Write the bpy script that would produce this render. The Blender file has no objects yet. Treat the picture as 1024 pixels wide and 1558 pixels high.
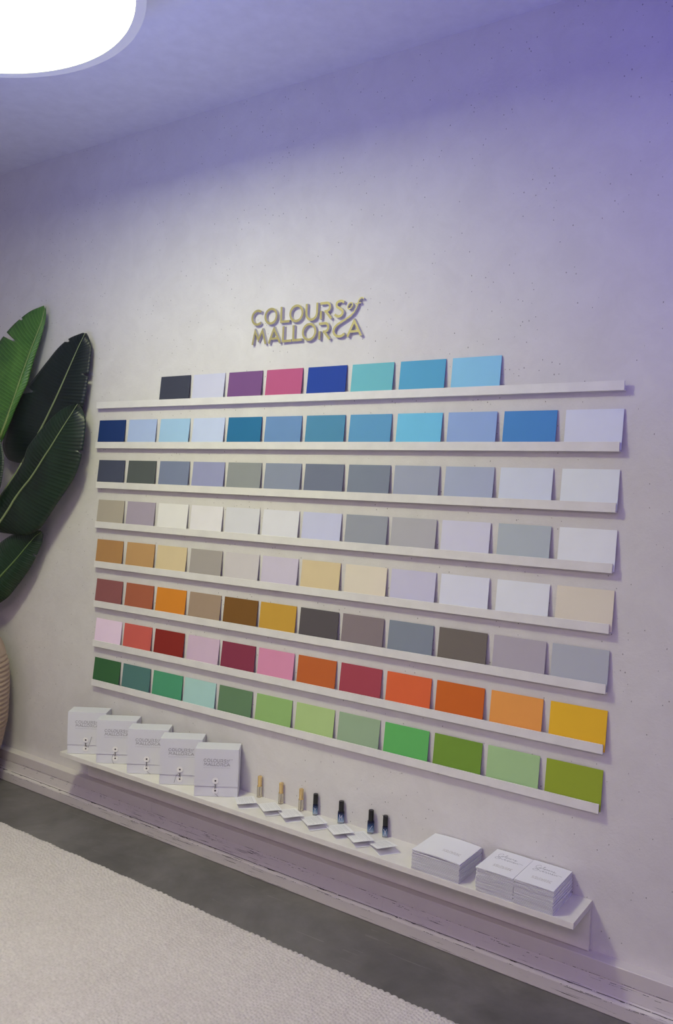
import bpy, bmesh, math, random
import numpy as np
from mathutils import Vector, Matrix

rnd = random.Random(7)
SC = bpy.context.scene
COL = SC.collection

# ------------------------------------------------------------------ helpers
def lin(c):
    out = []
    for v in c:
        v /= 255.0
        out.append(v / 12.92 if v <= 0.04045 else ((v + 0.055) / 1.055) ** 2.4)
    return tuple(out)

def new_mat(name, color=(0.8, 0.8, 0.8), rough=0.6, **kw):
    m = bpy.data.materials.new(name); m.use_nodes = True
    b = m.node_tree.nodes['Principled BSDF']
    b.inputs['Base Color'].default_value = (*color, 1)
    b.inputs['Roughness'].default_value = rough
    for k, v in kw.items():
        b.inputs[k.replace('_', ' ')].default_value = v
    return m

def N(m, typ, **kw):
    n = m.node_tree.nodes.new(typ)
    for k, v in kw.items():
        setattr(n, k, v)
    return n

def LK(m, a, b): m.node_tree.links.new(a, b)

def BS(m): return m.node_tree.nodes['Principled BSDF']

def coords(m, scale=(1, 1, 1), kind='Object'):
    tc = N(m, 'ShaderNodeTexCoord'); mp = N(m, 'ShaderNodeMapping')
    mp.inputs['Scale'].default_value = scale
    LK(m, tc.outputs[kind], mp.inputs['Vector'])
    return mp.outputs['Vector']

def noise(m, vec, scale, detail=4, rough=0.5, dist=0.0):
    n = N(m, 'ShaderNodeTexNoise')
    n.inputs['Scale'].default_value = scale; n.inputs['Detail'].default_value = detail
    n.inputs['Roughness'].default_value = rough; n.inputs['Distortion'].default_value = dist
    LK(m, vec, n.inputs['Vector'])
    return n.outputs['Fac']

def ramp(m, fac, stops):
    r = N(m, 'ShaderNodeValToRGB')
    el = r.color_ramp.elements
    while len(el) < len(stops): el.new(0.5)
    for e, (p, c) in zip(el, stops):
        e.position = p; e.color = (*c, 1) if len(c) == 3 else c
    LK(m, fac, r.inputs['Fac'])
    return r.outputs['Color']

def mixc(m, fac, a, b, blend='MIX'):
    n = N(m, 'ShaderNodeMix', data_type='RGBA', blend_type=blend)
    for sock, v in ((n.inputs[0], fac), (n.inputs[6], a), (n.inputs[7], b)):
        if hasattr(v, 'links'): LK(m, v, sock)
        else: sock.default_value = v if isinstance(v, (int, float)) else (*v, 1)
    return n.outputs[2]

def math_n(m, op, a, b=0.0):
    n = N(m, 'ShaderNodeMath', operation=op)
    for i, v in enumerate((a, b)):
        if hasattr(v, 'links'): LK(m, v, n.inputs[i])
        else: n.inputs[i].default_value = v
    return n.outputs[0]

def bump(m, height, strength=0.3, dist=0.01):
    n = N(m, 'ShaderNodeBump')
    n.inputs['Strength'].default_value = strength; n.inputs['Distance'].default_value = dist
    LK(m, height, n.inputs['Height'])
    LK(m, n.outputs['Normal'], BS(m).inputs['Normal'])

class MB:
    """collects shapes of ONE mesh object"""
    def __init__(s): s.bm = bmesh.new()
    def quad(s, pts):
        s.bm.faces.new([s.bm.verts.new(p) for p in pts])
    def box(s, x0, x1, y0, y1, z0, z1):
        v = [s.bm.verts.new(p) for p in ((x0,y0,z0),(x1,y0,z0),(x1,y1,z0),(x0,y1,z0),(x0,y0,z1),(x1,y0,z1),(x1,y1,z1),(x0,y1,z1))]
        for f in ((0,3,2,1),(4,5,6,7),(0,1,5,4),(1,2,6,5),(2,3,7,6),(3,0,4,7)):
            s.bm.faces.new([v[i] for i in f])
        return s
    def profile_x(s, prof, x0, x1):
        """closed (y,z) outline extruded along x"""
        a = [s.bm.verts.new((x0, y, z)) for y, z in prof]; b = [s.bm.verts.new((x1, y, z)) for y, z in prof]
        n = len(prof)
        for i in range(n):
            s.bm.faces.new((a[i], a[(i+1) % n], b[(i+1) % n], b[i]))
        s.bm.faces.new(a[::-1]); s.bm.faces.new(b)
        return s
    def lathe(s, prof, seg=48, c=(0, 0, 0), sx=1.0, sy=1.0, power=2.0):
        rings = []
        for r, z in prof:
            ring = []
            for k in range(seg):
                a = 2 * math.pi * k / seg
                ca, sa = math.cos(a), math.sin(a)
                f = 1.0 if power == 2 else (abs(ca) ** power + abs(sa) ** power) ** (-1.0 / power)
                ring.append(s.bm.verts.new((c[0] + r * f * ca * sx, c[1] + r * f * sa * sy, c[2] + z)))
            rings.append(ring)
        for a, b in zip(rings, rings[1:]):
            for k in range(seg):
                s.bm.faces.new((a[k], a[(k+1) % seg], b[(k+1) % seg], b[k]))
        s.bm.faces.new(rings[0][::-1]); s.bm.faces.new(rings[-1])
        return s
    def tube(s, pts, r, seg=8):
        pts = [Vector(p) for p in pts]; rings = []
        up = Vector((0.13, 0.31, 0.94)).normalized()
        for i, p in enumerate(pts):
            t = (pts[min(i+1, len(pts)-1)] - pts[max(i-1, 0)]).normalized()
            a = t.cross(up)
            if a.length < 1e-4: a = t.cross(Vector((1, 0, 0)))
            a.normalize(); b = t.cross(a)
            rr = r[i] if isinstance(r, (list, tuple)) else r
            rings.append([s.bm.verts.new(p + a * rr * math.cos(2*math.pi*k/seg) + b * rr * math.sin(2*math.pi*k/seg)) for k in range(seg)])
        for a, b in zip(rings, rings[1:]):
            for k in range(seg): s.bm.faces.new((a[k], a[(k+1) % seg], b[(k+1) % seg], b[k]))
        s.bm.faces.new(rings[0][::-1]); s.bm.faces.new(rings[-1])
        return s
    def ribbon(s, pts, w, depth, place):
        """flat stroke through 2-D pts with width w, thickened; place(u, v, d) -> 3-D"""
        P = [Vector(p) for p in pts]; n = len(P)
        closed = (P[0] - P[-1]).length < 1e-9 and n > 3
        if closed: P = P[:-1]; n -= 1
        L, R = [], []
        for i in range(n):
            ww = (w[i] if isinstance(w, (list, tuple)) else w) / 2
            if closed: d0 = P[i] - P[i-1]; d1 = P[(i+1) % n] - P[i]
            else:
                d0 = P[i] - P[i-1] if i else P[1] - P[0]
                d1 = P[i+1] - P[i] if i < n-1 else d0
            d0 = d0.normalized(); d1 = d1.normalized()
            n0 = Vector((-d0.y, d0.x)); n1 = Vector((-d1.y, d1.x))
            m = n0 + n1
            if m.length < 0.2: m = n1
            m.normalize()
            k = min(1.0 / max(m.dot(n1), 0.35), 2.2)
            L.append(P[i] + m * ww * k); R.append(P[i] - m * ww * k)
        vs = [[s.bm.verts.new(place(q.x, q.y, d)) for q in arr] for arr in (L, R) for d in (depth, 0)]
        Lf, Lb, Rf, Rb = vs
        rng = range(n) if closed else range(n-1)
        for i in rng:
            j = (i+1) % n
            s.bm.faces.new((Lf[i], Lf[j], Rf[j], Rf[i])); s.bm.faces.new((Lb[i], Rb[i], Rb[j], Lb[j]))
            s.bm.faces.new((Lf[i], Lb[i], Lb[j], Lf[j])); s.bm.faces.new((Rf[i], Rf[j], Rb[j], Rb[i]))
        if not closed:
            s.bm.faces.new((Lf[0], Rf[0], Rb[0], Lb[0])); s.bm.faces.new((Lf[-1], Lb[-1], Rb[-1], Rf[-1]))
        return s
    def build(s, name, mat, parent=None, smooth=False, bevel=0.0, loc=None, rz=None, fix=True):
        if fix: bmesh.ops.recalc_face_normals(s.bm, faces=s.bm.faces)
        me = bpy.data.meshes.new(name); s.bm.to_mesh(me); s.bm.free()
        if smooth:
            for p in me.polygons: p.use_smooth = True
        me.materials.append(mat)
        o = bpy.data.objects.new(name, me); COL.objects.link(o)
        if parent: o.parent = parent
        if loc is not None: o.location = loc
        if rz is not None: o.rotation_euler.z = rz
        if bevel:
            b = o.modifiers.new('bevel', 'BEVEL'); b.width = bevel; b.segments = 2; b.limit_method = 'ANGLE'
        return o

def tag(o, label=None, cat=None, group=None, kind=None):
    if label: o['label'] = label
    if cat: o['category'] = cat
    if group: o['group'] = group
    if kind: o['kind'] = kind
    return o

def empty(name, loc, rz=0.0):
    o = bpy.data.objects.new(name, None); COL.objects.link(o)
    o.empty_display_size = 0.05; o.location = loc; o.rotation_euler.z = rz
    return o

def arc(cx, cy, r, a0, a1, n=28, ry=None):
    ry = r if ry is None else ry
    return [(cx + r*math.cos(math.radians(a0 + (a1-a0)*i/n)), cy + ry*math.sin(math.radians(a0 + (a1-a0)*i/n))) for i in range(n+1)]

def smooth_path(pts, k=6):
    out = []; n = len(pts)
    for i in range(n-1):
        p0 = pts[max(i-1, 0)]; p1 = pts[i]; p2 = pts[i+1]; p3 = pts[min(i+2, n-1)]
        for j in range(k):
            t = j / k
            out.append(tuple(0.5*((2*b) + (-a+c)*t + (2*a-5*b+4*c-d)*t*t + (-a+3*b-3*c+d)*t**3) for a, b, c, d in zip(p0, p1, p2, p3)))
    out.append(tuple(pts[-1]))
    return out

# ------------------------------------------------------------------ camera
ZC = 2.777
cam_d = bpy.data.cameras.new('camera'); cam = bpy.data.objects.new('camera', cam_d); COL.objects.link(cam)
cam_d.sensor_fit = 'HORIZONTAL'; cam_d.sensor_width = 36.0; cam_d.lens = 1260.33 * 36.0 / 1024.0
cam_d.clip_start = 0.02; cam_d.clip_end = 50
Rm = Matrix(((0.8220, -0.5675, -0.0478), (0.5681, 0.8229, -0.0013), (0.0401, -0.0261, 0.9989)))
rt, fw, up = Rm.col[0], Rm.col[1], Rm.col[2]
M3 = Matrix((rt, up, -fw)).transposed()
cam.matrix_world = Matrix.Translation((2.7872, -2.2893, 1.3694)) @ M3.to_4x4()
SC.camera = cam
vs = SC.view_settings
vs.view_transform = 'Standard'; vs.look = 'None'; vs.gamma = 1.0; vs.use_curve_mapping = False
vs.exposure = 0.0
# ------------------------------------------------------------------ look constants
LX, LY, LZ = 0.81, -1.275, 2.56
LAMP_COL = (0.945, 0.98, 0.60)
LAMP_E = 4.3
CORE_E = 99.0
RIM_E = 0.3
VIOLET = (0.04, 0.02, 1.0)
VIOLET_W = 18.0
VIOLET_LOC = (3.4, -1.2, 1.45)
VIOLET_AIM = (3.4, -1.199, 2.77)
EXTRA = [((0.7, -1.5, 1.45), (0.7, -1.499, 2.77), 40.0, 0.6, (0.10, 0.124, 0.38)),
         ((3.0, -3.7, 2.56), (3.0, -3.7, 0.0), 150.0, 1.0, (0.20, 0.15, 0.22)),
         ((0.6, -3.6, 2.56), (0.6, -3.6, 0.0), 150.0, 1.0, (0.12, 0.095, 0.10))]
LEAF = {}
LEAF[1] = [[(-0.3436,-0.05,2.1204),(-0.4269,-0.0567,2.1026),(-0.502,-0.0633,2.0689),(-0.568,-0.07,2.027),(-0.6227,-0.0767,1.9768),(-0.6534,-0.0833,1.9161),(-0.673,-0.09,1.8523),(-0.6846,-0.0967,1.7864),(-0.6855,-0.1033,1.7191),(-0.6831,-0.11,1.6515),(-0.6628,-0.1167,1.5838),(-0.6269,-0.1233,1.5186),(-0.5713,-0.13,1.457)],[(-0.3359,-0.05,2.1055),(-0.3442,-0.0575,2.0503),(-0.3632,-0.065,1.9975),(-0.3834,-0.0725,1.9448),(-0.4012,-0.08,1.8913),(-0.4191,-0.0875,1.8375),(-0.4365,-0.095,1.7835),(-0.4516,-0.1025,1.7288),(-0.4691,-0.11,1.6744),(-0.4875,-0.1175,1.6201),(-0.5077,-0.125,1.566),(-0.5272,-0.1325,1.5116),(-0.5459,-0.14,1.4567)],[(-0.3505,-0.035,2.1212),(-0.339,-0.0425,2.0649),(-0.3464,-0.05,2.0074),(-0.3602,-0.0575,1.9513),(-0.3764,-0.065,1.8957),(-0.3892,-0.0725,1.8392),(-0.4012,-0.08,1.7824),(-0.429,-0.0875,1.7296),(-0.4554,-0.095,1.676),(-0.4776,-0.1025,1.6209),(-0.5027,-0.11,1.5662),(-0.5298,-0.1175,1.5117),(-0.5592,-0.125,1.4574)]]
LEAF[2] = [[(-0.0831,-0.045,1.9838),(-0.166,-0.0471,1.9667),(-0.2354,-0.0492,1.9311),(-0.2935,-0.0513,1.8863),(-0.351,-0.0533,1.8397),(-0.4092,-0.0554,1.792),(-0.473,-0.0575,1.7458),(-0.529,-0.0596,1.6948),(-0.5617,-0.0617,1.6345),(-0.5811,-0.0638,1.5709),(-0.5896,-0.0658,1.5059),(-0.5433,-0.0679,1.4496),(-0.4376,-0.07,1.4328)],[(-0.0597,-0.05,1.9798),(-0.0879,-0.0525,1.9366),(-0.1144,-0.055,1.8924),(-0.1404,-0.0575,1.8475),(-0.1663,-0.06,1.8022),(-0.1929,-0.0625,1.7566),(-0.2202,-0.065,1.7108),(-0.2494,-0.0675,1.6652),(-0.2793,-0.07,1.6192),(-0.3118,-0.0725,1.5736),(-0.3452,-0.075,1.5276),(-0.3807,-0.0775,1.4818),(-0.4166,-0.08,1.4355)],[(-0.0767,-0.03,1.9847),(-0.0414,-0.0325,1.9315),(-0.0399,-0.035,1.8755),(-0.0423,-0.0375,1.82),(-0.0484,-0.04,1.7648),(-0.0573,-0.0425,1.7099),(-0.075,-0.045,1.6565),(-0.1033,-0.0475,1.605),(-0.152,-0.05,1.5607),(-0.2093,-0.0525,1.5202),(-0.2741,-0.055,1.4827),(-0.353,-0.0575,1.4561),(-0.4358,-0.06,1.4304)]]
LEAF[3] = [[(-0.0403,-0.1,1.6836),(-0.1136,-0.105,1.6642),(-0.176,-0.11,1.6306),(-0.2294,-0.115,1.589),(-0.2798,-0.12,1.5448),(-0.3239,-0.125,1.4967),(-0.3438,-0.13,1.441),(-0.3802,-0.135,1.3891),(-0.4252,-0.14,1.3391),(-0.4727,-0.145,1.2891),(-0.5143,-0.15,1.2362),(-0.5483,-0.155,1.1807),(-0.5085,-0.16,1.1308)],[(-0.0405,-0.09,1.6834),(-0.0754,-0.095,1.6391),(-0.1116,-0.1,1.5948),(-0.147,-0.105,1.5495),(-0.1824,-0.11,1.5036),(-0.2205,-0.115,1.4581),(-0.257,-0.12,1.4114),(-0.2969,-0.125,1.3655),(-0.3438,-0.13,1.3214),(-0.387,-0.135,1.2751),(-0.4244,-0.14,1.2259),(-0.467,-0.145,1.1777),(-0.5141,-0.15,1.1303)],[(-0.0769,-0.055,1.6854),(-0.0289,-0.0604,1.6277),(-0.0213,-0.0658,1.5633),(-0.0242,-0.0713,1.4994),(-0.036,-0.0767,1.4367),(-0.0622,-0.0821,1.376),(-0.1069,-0.0875,1.3201),(-0.1551,-0.0929,1.2645),(-0.2016,-0.0983,1.2074),(-0.255,-0.1038,1.1529),(-0.3424,-0.1092,1.121),(-0.4444,-0.1146,1.1224),(-0.5503,-0.12,1.1246)]]
LEAF[4] = [[(-0.2765,-0.08,1.145),(-0.3368,-0.0833,1.1456),(-0.3969,-0.0867,1.1363),(-0.4552,-0.09,1.1189),(-0.5092,-0.0933,1.0949),(-0.5573,-0.0967,1.0654),(-0.6011,-0.1,1.0325),(-0.6422,-0.1033,0.998),(-0.6757,-0.1067,0.9599),(-0.7046,-0.11,0.9205),(-0.7199,-0.1133,0.8784),(-0.7147,-0.1167,0.8385),(-0.6818,-0.12,0.802)],[(-0.281,-0.07,1.1403),(-0.3177,-0.075,1.1178),(-0.3465,-0.08,1.09),(-0.3746,-0.085,1.0616),(-0.4017,-0.09,1.0325),(-0.4307,-0.095,1.0039),(-0.461,-0.1,0.9755),(-0.4923,-0.105,0.9472),(-0.5242,-0.11,0.9187),(-0.5566,-0.115,0.8902),(-0.5894,-0.12,0.8614),(-0.6223,-0.125,0.8322),(-0.6554,-0.13,0.8028)],[(-0.3013,-0.05,1.13),(-0.299,-0.0542,1.0915),(-0.316,-0.0583,1.0543),(-0.334,-0.0625,1.0171),(-0.3562,-0.0667,0.9806),(-0.3848,-0.0708,0.9456),(-0.4155,-0.075,0.9109),(-0.4482,-0.0792,0.8765),(-0.4824,-0.0833,0.8422),(-0.5275,-0.0875,0.8127),(-0.5809,-0.0917,0.7886),(-0.6407,-0.0958,0.7715),(-0.6925,-0.1,0.79)]]
LEAF[5] = [[(-0.5072,-0.17,1.6128),(-0.5562,-0.1725,1.5907),(-0.5863,-0.175,1.5588),(-0.6092,-0.1775,1.5233),(-0.6289,-0.18,1.4868),(-0.6396,-0.1825,1.4484),(-0.6503,-0.185,1.4098),(-0.6589,-0.1875,1.371),(-0.6597,-0.19,1.3316),(-0.6605,-0.1925,1.2922),(-0.6568,-0.195,1.2531),(-0.6394,-0.1975,1.2149),(-0.622,-0.2,1.177)],[(-0.5129,-0.16,1.6138),(-0.5207,-0.1633,1.5777),(-0.5284,-0.1667,1.5415),(-0.5355,-0.17,1.5052),(-0.5427,-0.1733,1.4689),(-0.5501,-0.1767,1.4325),(-0.5585,-0.18,1.3962),(-0.5669,-0.1833,1.3599),(-0.5754,-0.1867,1.3235),(-0.5845,-0.19,1.2871),(-0.5936,-0.1933,1.2506),(-0.6027,-0.1967,1.2141),(-0.6119,-0.2,1.1775)],[(-0.5183,-0.15,1.609),(-0.4925,-0.1533,1.5682),(-0.4675,-0.1567,1.5277),(-0.446,-0.16,1.487),(-0.4302,-0.1633,1.446),(-0.4271,-0.1667,1.4049),(-0.4297,-0.17,1.364),(-0.4363,-0.1733,1.3233),(-0.4543,-0.1767,1.2842),(-0.4758,-0.18,1.2455),(-0.5117,-0.1833,1.2111),(-0.5529,-0.1867,1.178),(-0.6176,-0.19,1.1684)]]
# ------------------------------------------------------------------ materials
def mat_plaster():
    m = new_mat('mineral_plaster', rough=0.85)
    v = coords(m)
    big = noise(m, v, 1.6, 5, 0.6); mid = noise(m, v, 9, 6, 0.65, 0.6)
    c = ramp(m, big, [(0.3, (0.70, 0.675, 0.665)), (0.7, (0.77, 0.75, 0.735))])
    c = mixc(m, 0.35, c, ramp(m, mid, [(0.35, (0.66, 0.64, 0.63)), (0.65, (0.80, 0.785, 0.77))]))
    # small pits: stretched voronoi dots, kept only where a coarse noise allows
    vo = N(m, 'ShaderNodeTexVoronoi'); vo.inputs['Scale'].default_value = 68
    wob = noise(m, v, 210, 4, 0.8)
    mp = N(m, 'ShaderNodeMapping'); mp.inputs['Rotation'].default_value = (0, math.radians(35), 0); mp.inputs['Scale'].default_value = (1.25, 1, 0.85)
    LK(m, v, mp.inputs['Vector']); LK(m, mp.outputs['Vector'], vo.inputs['Vector'])
    d = math_n(m, 'ADD', vo.outputs['Distance'], math_n(m, 'MULTIPLY', math_n(m, 'SUBTRACT', wob, 0.5), 0.36))
    szr = N(m, 'ShaderNodeSeparateColor'); LK(m, vo.outputs['Color'], szr.inputs[0])
    dot = math_n(m, 'LESS_THAN', d, math_n(m, 'MULTIPLY', math_n(m, 'POWER', szr.outputs[1], 3.0), 0.125))
    where = math_n(m, 'GREATER_THAN', noise(m, v, 3.1, 6, 0.8), 0.49)
    sepv = N(m, 'ShaderNodeSeparateColor'); LK(m, vo.outputs['Color'], sepv.inputs[0])
    pick = math_n(m, 'GREATER_THAN', sepv.outputs[0], 0.15)
    pit = math_n(m, 'MULTIPLY', math_n(m, 'MULTIPLY', dot, where), pick)
    c = mixc(m, math_n(m, 'MULTIPLY', pit, 0.7), c, (0.13, 0.11, 0.10))
    LK(m, c, BS(m).inputs['Base Color'])
    patch = ramp(m, noise(m, v, 2.4, 4, 0.7), [(0.38, (0.25,)*3), (0.62, (1.0,)*3)])
    h = math_n(m, 'ADD', math_n(m, 'MULTIPLY', math_n(m, 'MULTIPLY', noise(m, v, 26, 8, 0.72, 1.6), 0.75), patch), math_n(m, 'MULTIPLY', noise(m, v, 170, 4, 0.7, 0.5), 0.22))
    h = math_n(m, 'SUBTRACT', h, math_n(m, 'MULTIPLY', pit, 0.8))
    bump(m, h, 0.42, 0.006)
    return m

def mat_paint(name, col, rough=0.5, grain=0.0006):
    m = new_mat(name, col, rough); v = coords(m)
    n = noise(m, v, 18, 4, 0.6)
    LK(m, mixc(m, ramp(m, n, [(0.3, (0, 0, 0)), (0.7, (1, 1, 1))]), tuple(x*0.95 for x in col), tuple(min(1, x*1.03) for x in col)), BS(m).inputs['Base Color'])
    bump(m, noise(m, v, 350, 2), 0.15, grain)
    return m

def mat_baseboard():
    m = new_mat('chipped_board_paint', rough=0.5)
    tc = N(m, 'ShaderNodeTexCoord')
    mp = N(m, 'ShaderNodeMapping'); mp.inputs['Scale'].default_value = (1, 1, 1); LK(m, tc.outputs['Object'], mp.inputs['Vector'])
    v = mp.outputs['Vector']
    base = mixc(m, noise(m, v, 12, 4), (0.68, 0.635, 0.62), (0.76, 0.715, 0.70))
    st = coords(m, (7, 40, 420)); streak = noise(m, st, 1.0, 5, 0.65, 0.3)
    area = noise(m, coords(m, (1.6, 1, 3)), 2.2, 4, 0.6)
    s1 = math_n(m, 'GREATER_THAN', math_n(m, 'ADD', streak, math_n(m, 'MULTIPLY', area, 0.26)), 0.775)
    chip = noise(m, coords(m, (55, 90, 190)), 1.0, 5, 0.75, 1.2)
    s2 = math_n(m, 'GREATER_THAN', math_n(m, 'ADD', chip, math_n(m, 'MULTIPLY', noise(m, coords(m, (3, 1, 5)), 1.7, 3), 0.3)), 0.862)
    sep = N(m, 'ShaderNodeSeparateXYZ'); LK(m, tc.outputs['Object'], sep.inputs[0])
    low = math_n(m, 'LESS_THAN', sep.outputs['Z'], 0.0865)
    f = math_n(m, 'MULTIPLY', math_n(m, 'MAXIMUM', s1, s2), low)
    # long thin cracks that follow the joint lines between the boards
    for zc, th, sd in ((0.0452, 0.0007, 0.44), (0.0372, 0.0006, 0.53), (0.0345, 0.0005, 0.60), (0.0850, 0.0008, 0.52), (0.0785, 0.0006, 0.56), (0.0745, 0.0005, 0.55), (0.0660, 0.0005, 0.60)):
        dz = math_n(m, 'ABSOLUTE', math_n(m, 'ADD', math_n(m, 'SUBTRACT', sep.outputs['Z'], zc), math_n(m, 'MULTIPLY', math_n(m, 'SUBTRACT', noise(m, coords(m, (1, 0.01, 0.01)), 14.0 + zc*90, 3), 0.5), 0.0035)))
        on = math_n(m, 'LESS_THAN', dz, th)
        brk = math_n(m, 'GREATER_THAN', noise(m, coords(m, (1, 0.01, 0.01)), 9.0 + zc*40, 6, 0.8), sd)
        f = math_n(m, 'MAXIMUM', f, math_n(m, 'MULTIPLY', on, brk))
    LK(m, mixc(m, f, base, (0.035, 0.028, 0.026)), BS(m).inputs['Base Color'])
    hh = math_n(m, 'SUBTRACT', math_n(m, 'MULTIPLY', streak, 0.3), f)
    bump(m, hh, 0.6, 0.0015)
    return m

def mat_concrete():
    m = new_mat('polished_concrete', rough=0.42); v = coords(m)
    a = noise(m, v, 2.3, 6, 0.65, 0.8); b = noise(m, v, 14, 5, 0.6)
    c = ramp(m, a, [(0.30, (0.095, 0.092, 0.090)), (0.5, (0.150, 0.142, 0.140)), (0.70, (0.225, 0.212, 0.212))])
    c = mixc(m, 0.3, c, ramp(m, b, [(0.3, (0.10, 0.094, 0.092)), (0.7, (0.20, 0.19, 0.187))]))
    # pale trowel scratches in patches
    for rot, off in ((0.9, 0.0), (-0.35, 3.3)):
        mp = N(m, 'ShaderNodeMapping'); mp.inputs['Rotation'].default_value = (0, 0, rot); mp.inputs['Scale'].default_value = (2.2, 70, 1); mp.inputs['Location'].default_value = (off, off, 0)
        LK(m, v, mp.inputs['Vector'])
        s = noise(m, mp.outputs['Vector'], 1.0, 4, 0.6, 0.5)
        f = math_n(m, 'MULTIPLY', math_n(m, 'GREATER_THAN', s, 0.665), math_n(m, 'GREATER_THAN', noise(m, v, 3.7 + off, 2), 0.56))
        c = mixc(m, math_n(m, 'MULTIPLY', f, 0.30), c, (0.36, 0.35, 0.34))
    LK(m, c, BS(m).inputs['Base Color'])
    LK(m, ramp(m, noise(m, v, 5, 5), [(0.3, (0.34,)*3), (0.7, (0.55,)*3)]), BS(m).inputs['Roughness'])
    bump(m, noise(m, v, 60, 4), 0.08, 0.002)
    return m

def mat_leaf(name, dark, mid, rough=0.38):
    m = new_mat(name, mid, rough); v = coords(m)
    n = noise(m, v, 7, 5, 0.6, 0.5)
    c = ramp(m, n, [(0.32, dark), (0.68, mid)])
    uv = N(m, 'ShaderNodeUVMap')
    sep = N(m, 'ShaderNodeSeparateXYZ'); LK(m, uv.outputs['UV'], sep.inputs[0])
    # side veins: u = along (skewed), fine stripes
    w = math_n(m, 'SINE', math_n(m, 'MULTIPLY', sep.outputs['X'], 2*math.pi*46))
    line = math_n(m, 'GREATER_THAN', w, 0.93)
    c = mixc(m, math_n(m, 'MULTIPLY', line, 0.28), c, tuple(min(1, x*2.6 + 0.02) for x in mid))
    LK(m, c, BS(m).inputs['Base Color'])
    bump(m, math_n(m, 'MULTIPLY', w, 0.5), 0.42, 0.0020)
    BS(m).inputs['Coat Weight'].default_value = 0.15
    BS(m).inputs['Coat Roughness'].default_value = 0.3
    return m

PLASTER = mat_plaster()
CEIL = mat_paint('ceiling_paint', (0.80, 0.80, 0.81), 0.8)
ROOMW = mat_paint('room_wall_paint', (0.66, 0.65, 0.64), 0.8)
BOARD = mat_baseboard()
CONC = mat_concrete()
LEDGE = mat_paint('ledge_paint', (0.83, 0.815, 0.79), 0.45)
SHELF = mat_paint('shelf_paint', (0.80, 0.775, 0.73), 0.42)
PAPER = new_mat('white_card_stock', (0.90, 0.90, 0.92), 0.5)
PAPER2 = new_mat('booklet_paper', (0.86, 0.86, 0.90), 0.6)
PAGES = new_mat('booklet_inner_pages', (0.72, 0.72, 0.76), 0.7)
INKS = new_mat('grey_handwriting', (0.22, 0.22, 0.25), 0.6)
INK = new_mat('grey_print', (0.16, 0.15, 0.17), 0.6)
INKL = new_mat('pale_grey_print', (0.50, 0.50, 0.55), 0.6)
INKG = new_mat('bronze_print', (0.30, 0.25, 0.20), 0.5)
GOLD = new_mat('brass_letter_face', (0.50, 0.44, 0.20), 0.42, Metallic=0.35)
LETTER = new_mat('pale_letter_edge', (0.62, 0.60, 0.66), 0.5)
STRING = new_mat('grey_string', (0.10, 0.09, 0.09), 0.8)
RIVET = new_mat('dark_rivet', (0.03, 0.02, 0.02), 0.35)
BUTTON = new_mat('paper_button', (0.86, 0.85, 0.85), 0.5)

# ------------------------------------------------------------------ the room
def slab(name, mat, x0, x1, y0, y1, z0, z1, kind='structure'):
    o = MB().box(x0, x1, y0, y1, z0, z1).build(name, mat); tag(o, kind=kind); return o
XL, XR, YF = -2.6, 4.9, -5.2
w = slab('wall_back', PLASTER, XL, XR, 0.0, 0.12, 0.0, ZC)
slab('floor', CONC, XL, XR, YF, 0.12, -0.1, 0.0)
slab('ceiling', CEIL, XL, XR, YF, 0.12, ZC, ZC + 0.1)
slab('wall_left', ROOMW, XL - 0.1, XL, YF, 0.12, 0.0, ZC)
slab('wall_right', ROOMW, XR, XR + 0.1, YF, 0.12, 0.0, ZC)
slab('wall_front', ROOMW, XL, XR, YF - 0.1, YF, 0.0, ZC)

# baseboard: boxy cap board, cove, bead and plinth; the cap is made of butted lengths
bb = MB()
cuts = [XL, 0.418, 2.75, XR]
for a, b in zip(cuts, cuts[1:]):
    bb.profile_x([(-0.0, 0.087), (-0.0405, 0.087), (-0.0405, 0.1255), (-0.0390, 0.127), (-0.0, 0.127)], a + 0.0005, b - 0.0005)
cuts = [XL, 1.476, XR]
for a, b in zip(cuts, cuts[1:]):
    bb.profile_x([(0, 0.0445), (-0.0490, 0.0445), (-0.0480, 0.0475), (-0.0455, 0.0500), (-0.0425, 0.0640), (-0.0395, 0.0800), (-0.0378, 0.0835), (-0.0370, 0.0870), (0, 0.0870)], a + 0.0003, b - 0.0003)
bb.profile_x([(0, 0.0), (-0.0575, 0.0), (-0.0595, 0.0025), (-0.0592, 0.0370), (-0.0575, 0.0405), (-0.0535, 0.0440), (-0.0490, 0.0444), (0, 0.0444)], XL, XR)
o = bb.build('baseboard_back', BOARD); tag(o, kind='structure')

# ------------------------------------------------------------------ ceiling lamp
LAMP = empty('ceiling_lamp', (LX, LY, LZ))
tag(LAMP, 'large round white ceiling lamp glowing at the upper left, cut by the frame', 'ceiling lamp')
EM = bpy.data.materials.new('lamp_diffuser_glow'); EM.use_nodes = True
EM.node_tree.nodes.clear()
e = EM.node_tree.nodes.new('ShaderNodeEmission'); e.inputs['Color'].default_value = (*LAMP_COL, 1); e.inputs['Strength'].default_value = LAMP_E
oo = EM.node_tree.nodes.new('ShaderNodeOutputMaterial'); EM.node_tree.links.new(e.outputs[0], oo.inputs[0])
RIM = new_mat('frosted_rim_added_glow', (0.80, 0.80, 0.66), 0.5)
BS(RIM).inputs['Emission Color'].default_value = (1.0, 1.0, 0.85, 1); BS(RIM).inputs['Emission Strength'].default_value = 0.06  # faint emission added to brighten the rim
SIDE = new_mat('drum_side_added_glow', (0.72, 0.73, 0.76), 0.5)
BS(SIDE).inputs['Emission Color'].default_value = (0.85, 0.95, 1.0, 1); BS(SIDE).inputs['Emission Strength'].default_value = RIM_E  # glow added on the hidden side to lighten ceiling and upper wall
r0, r1 = 0.520, 0.546
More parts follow.
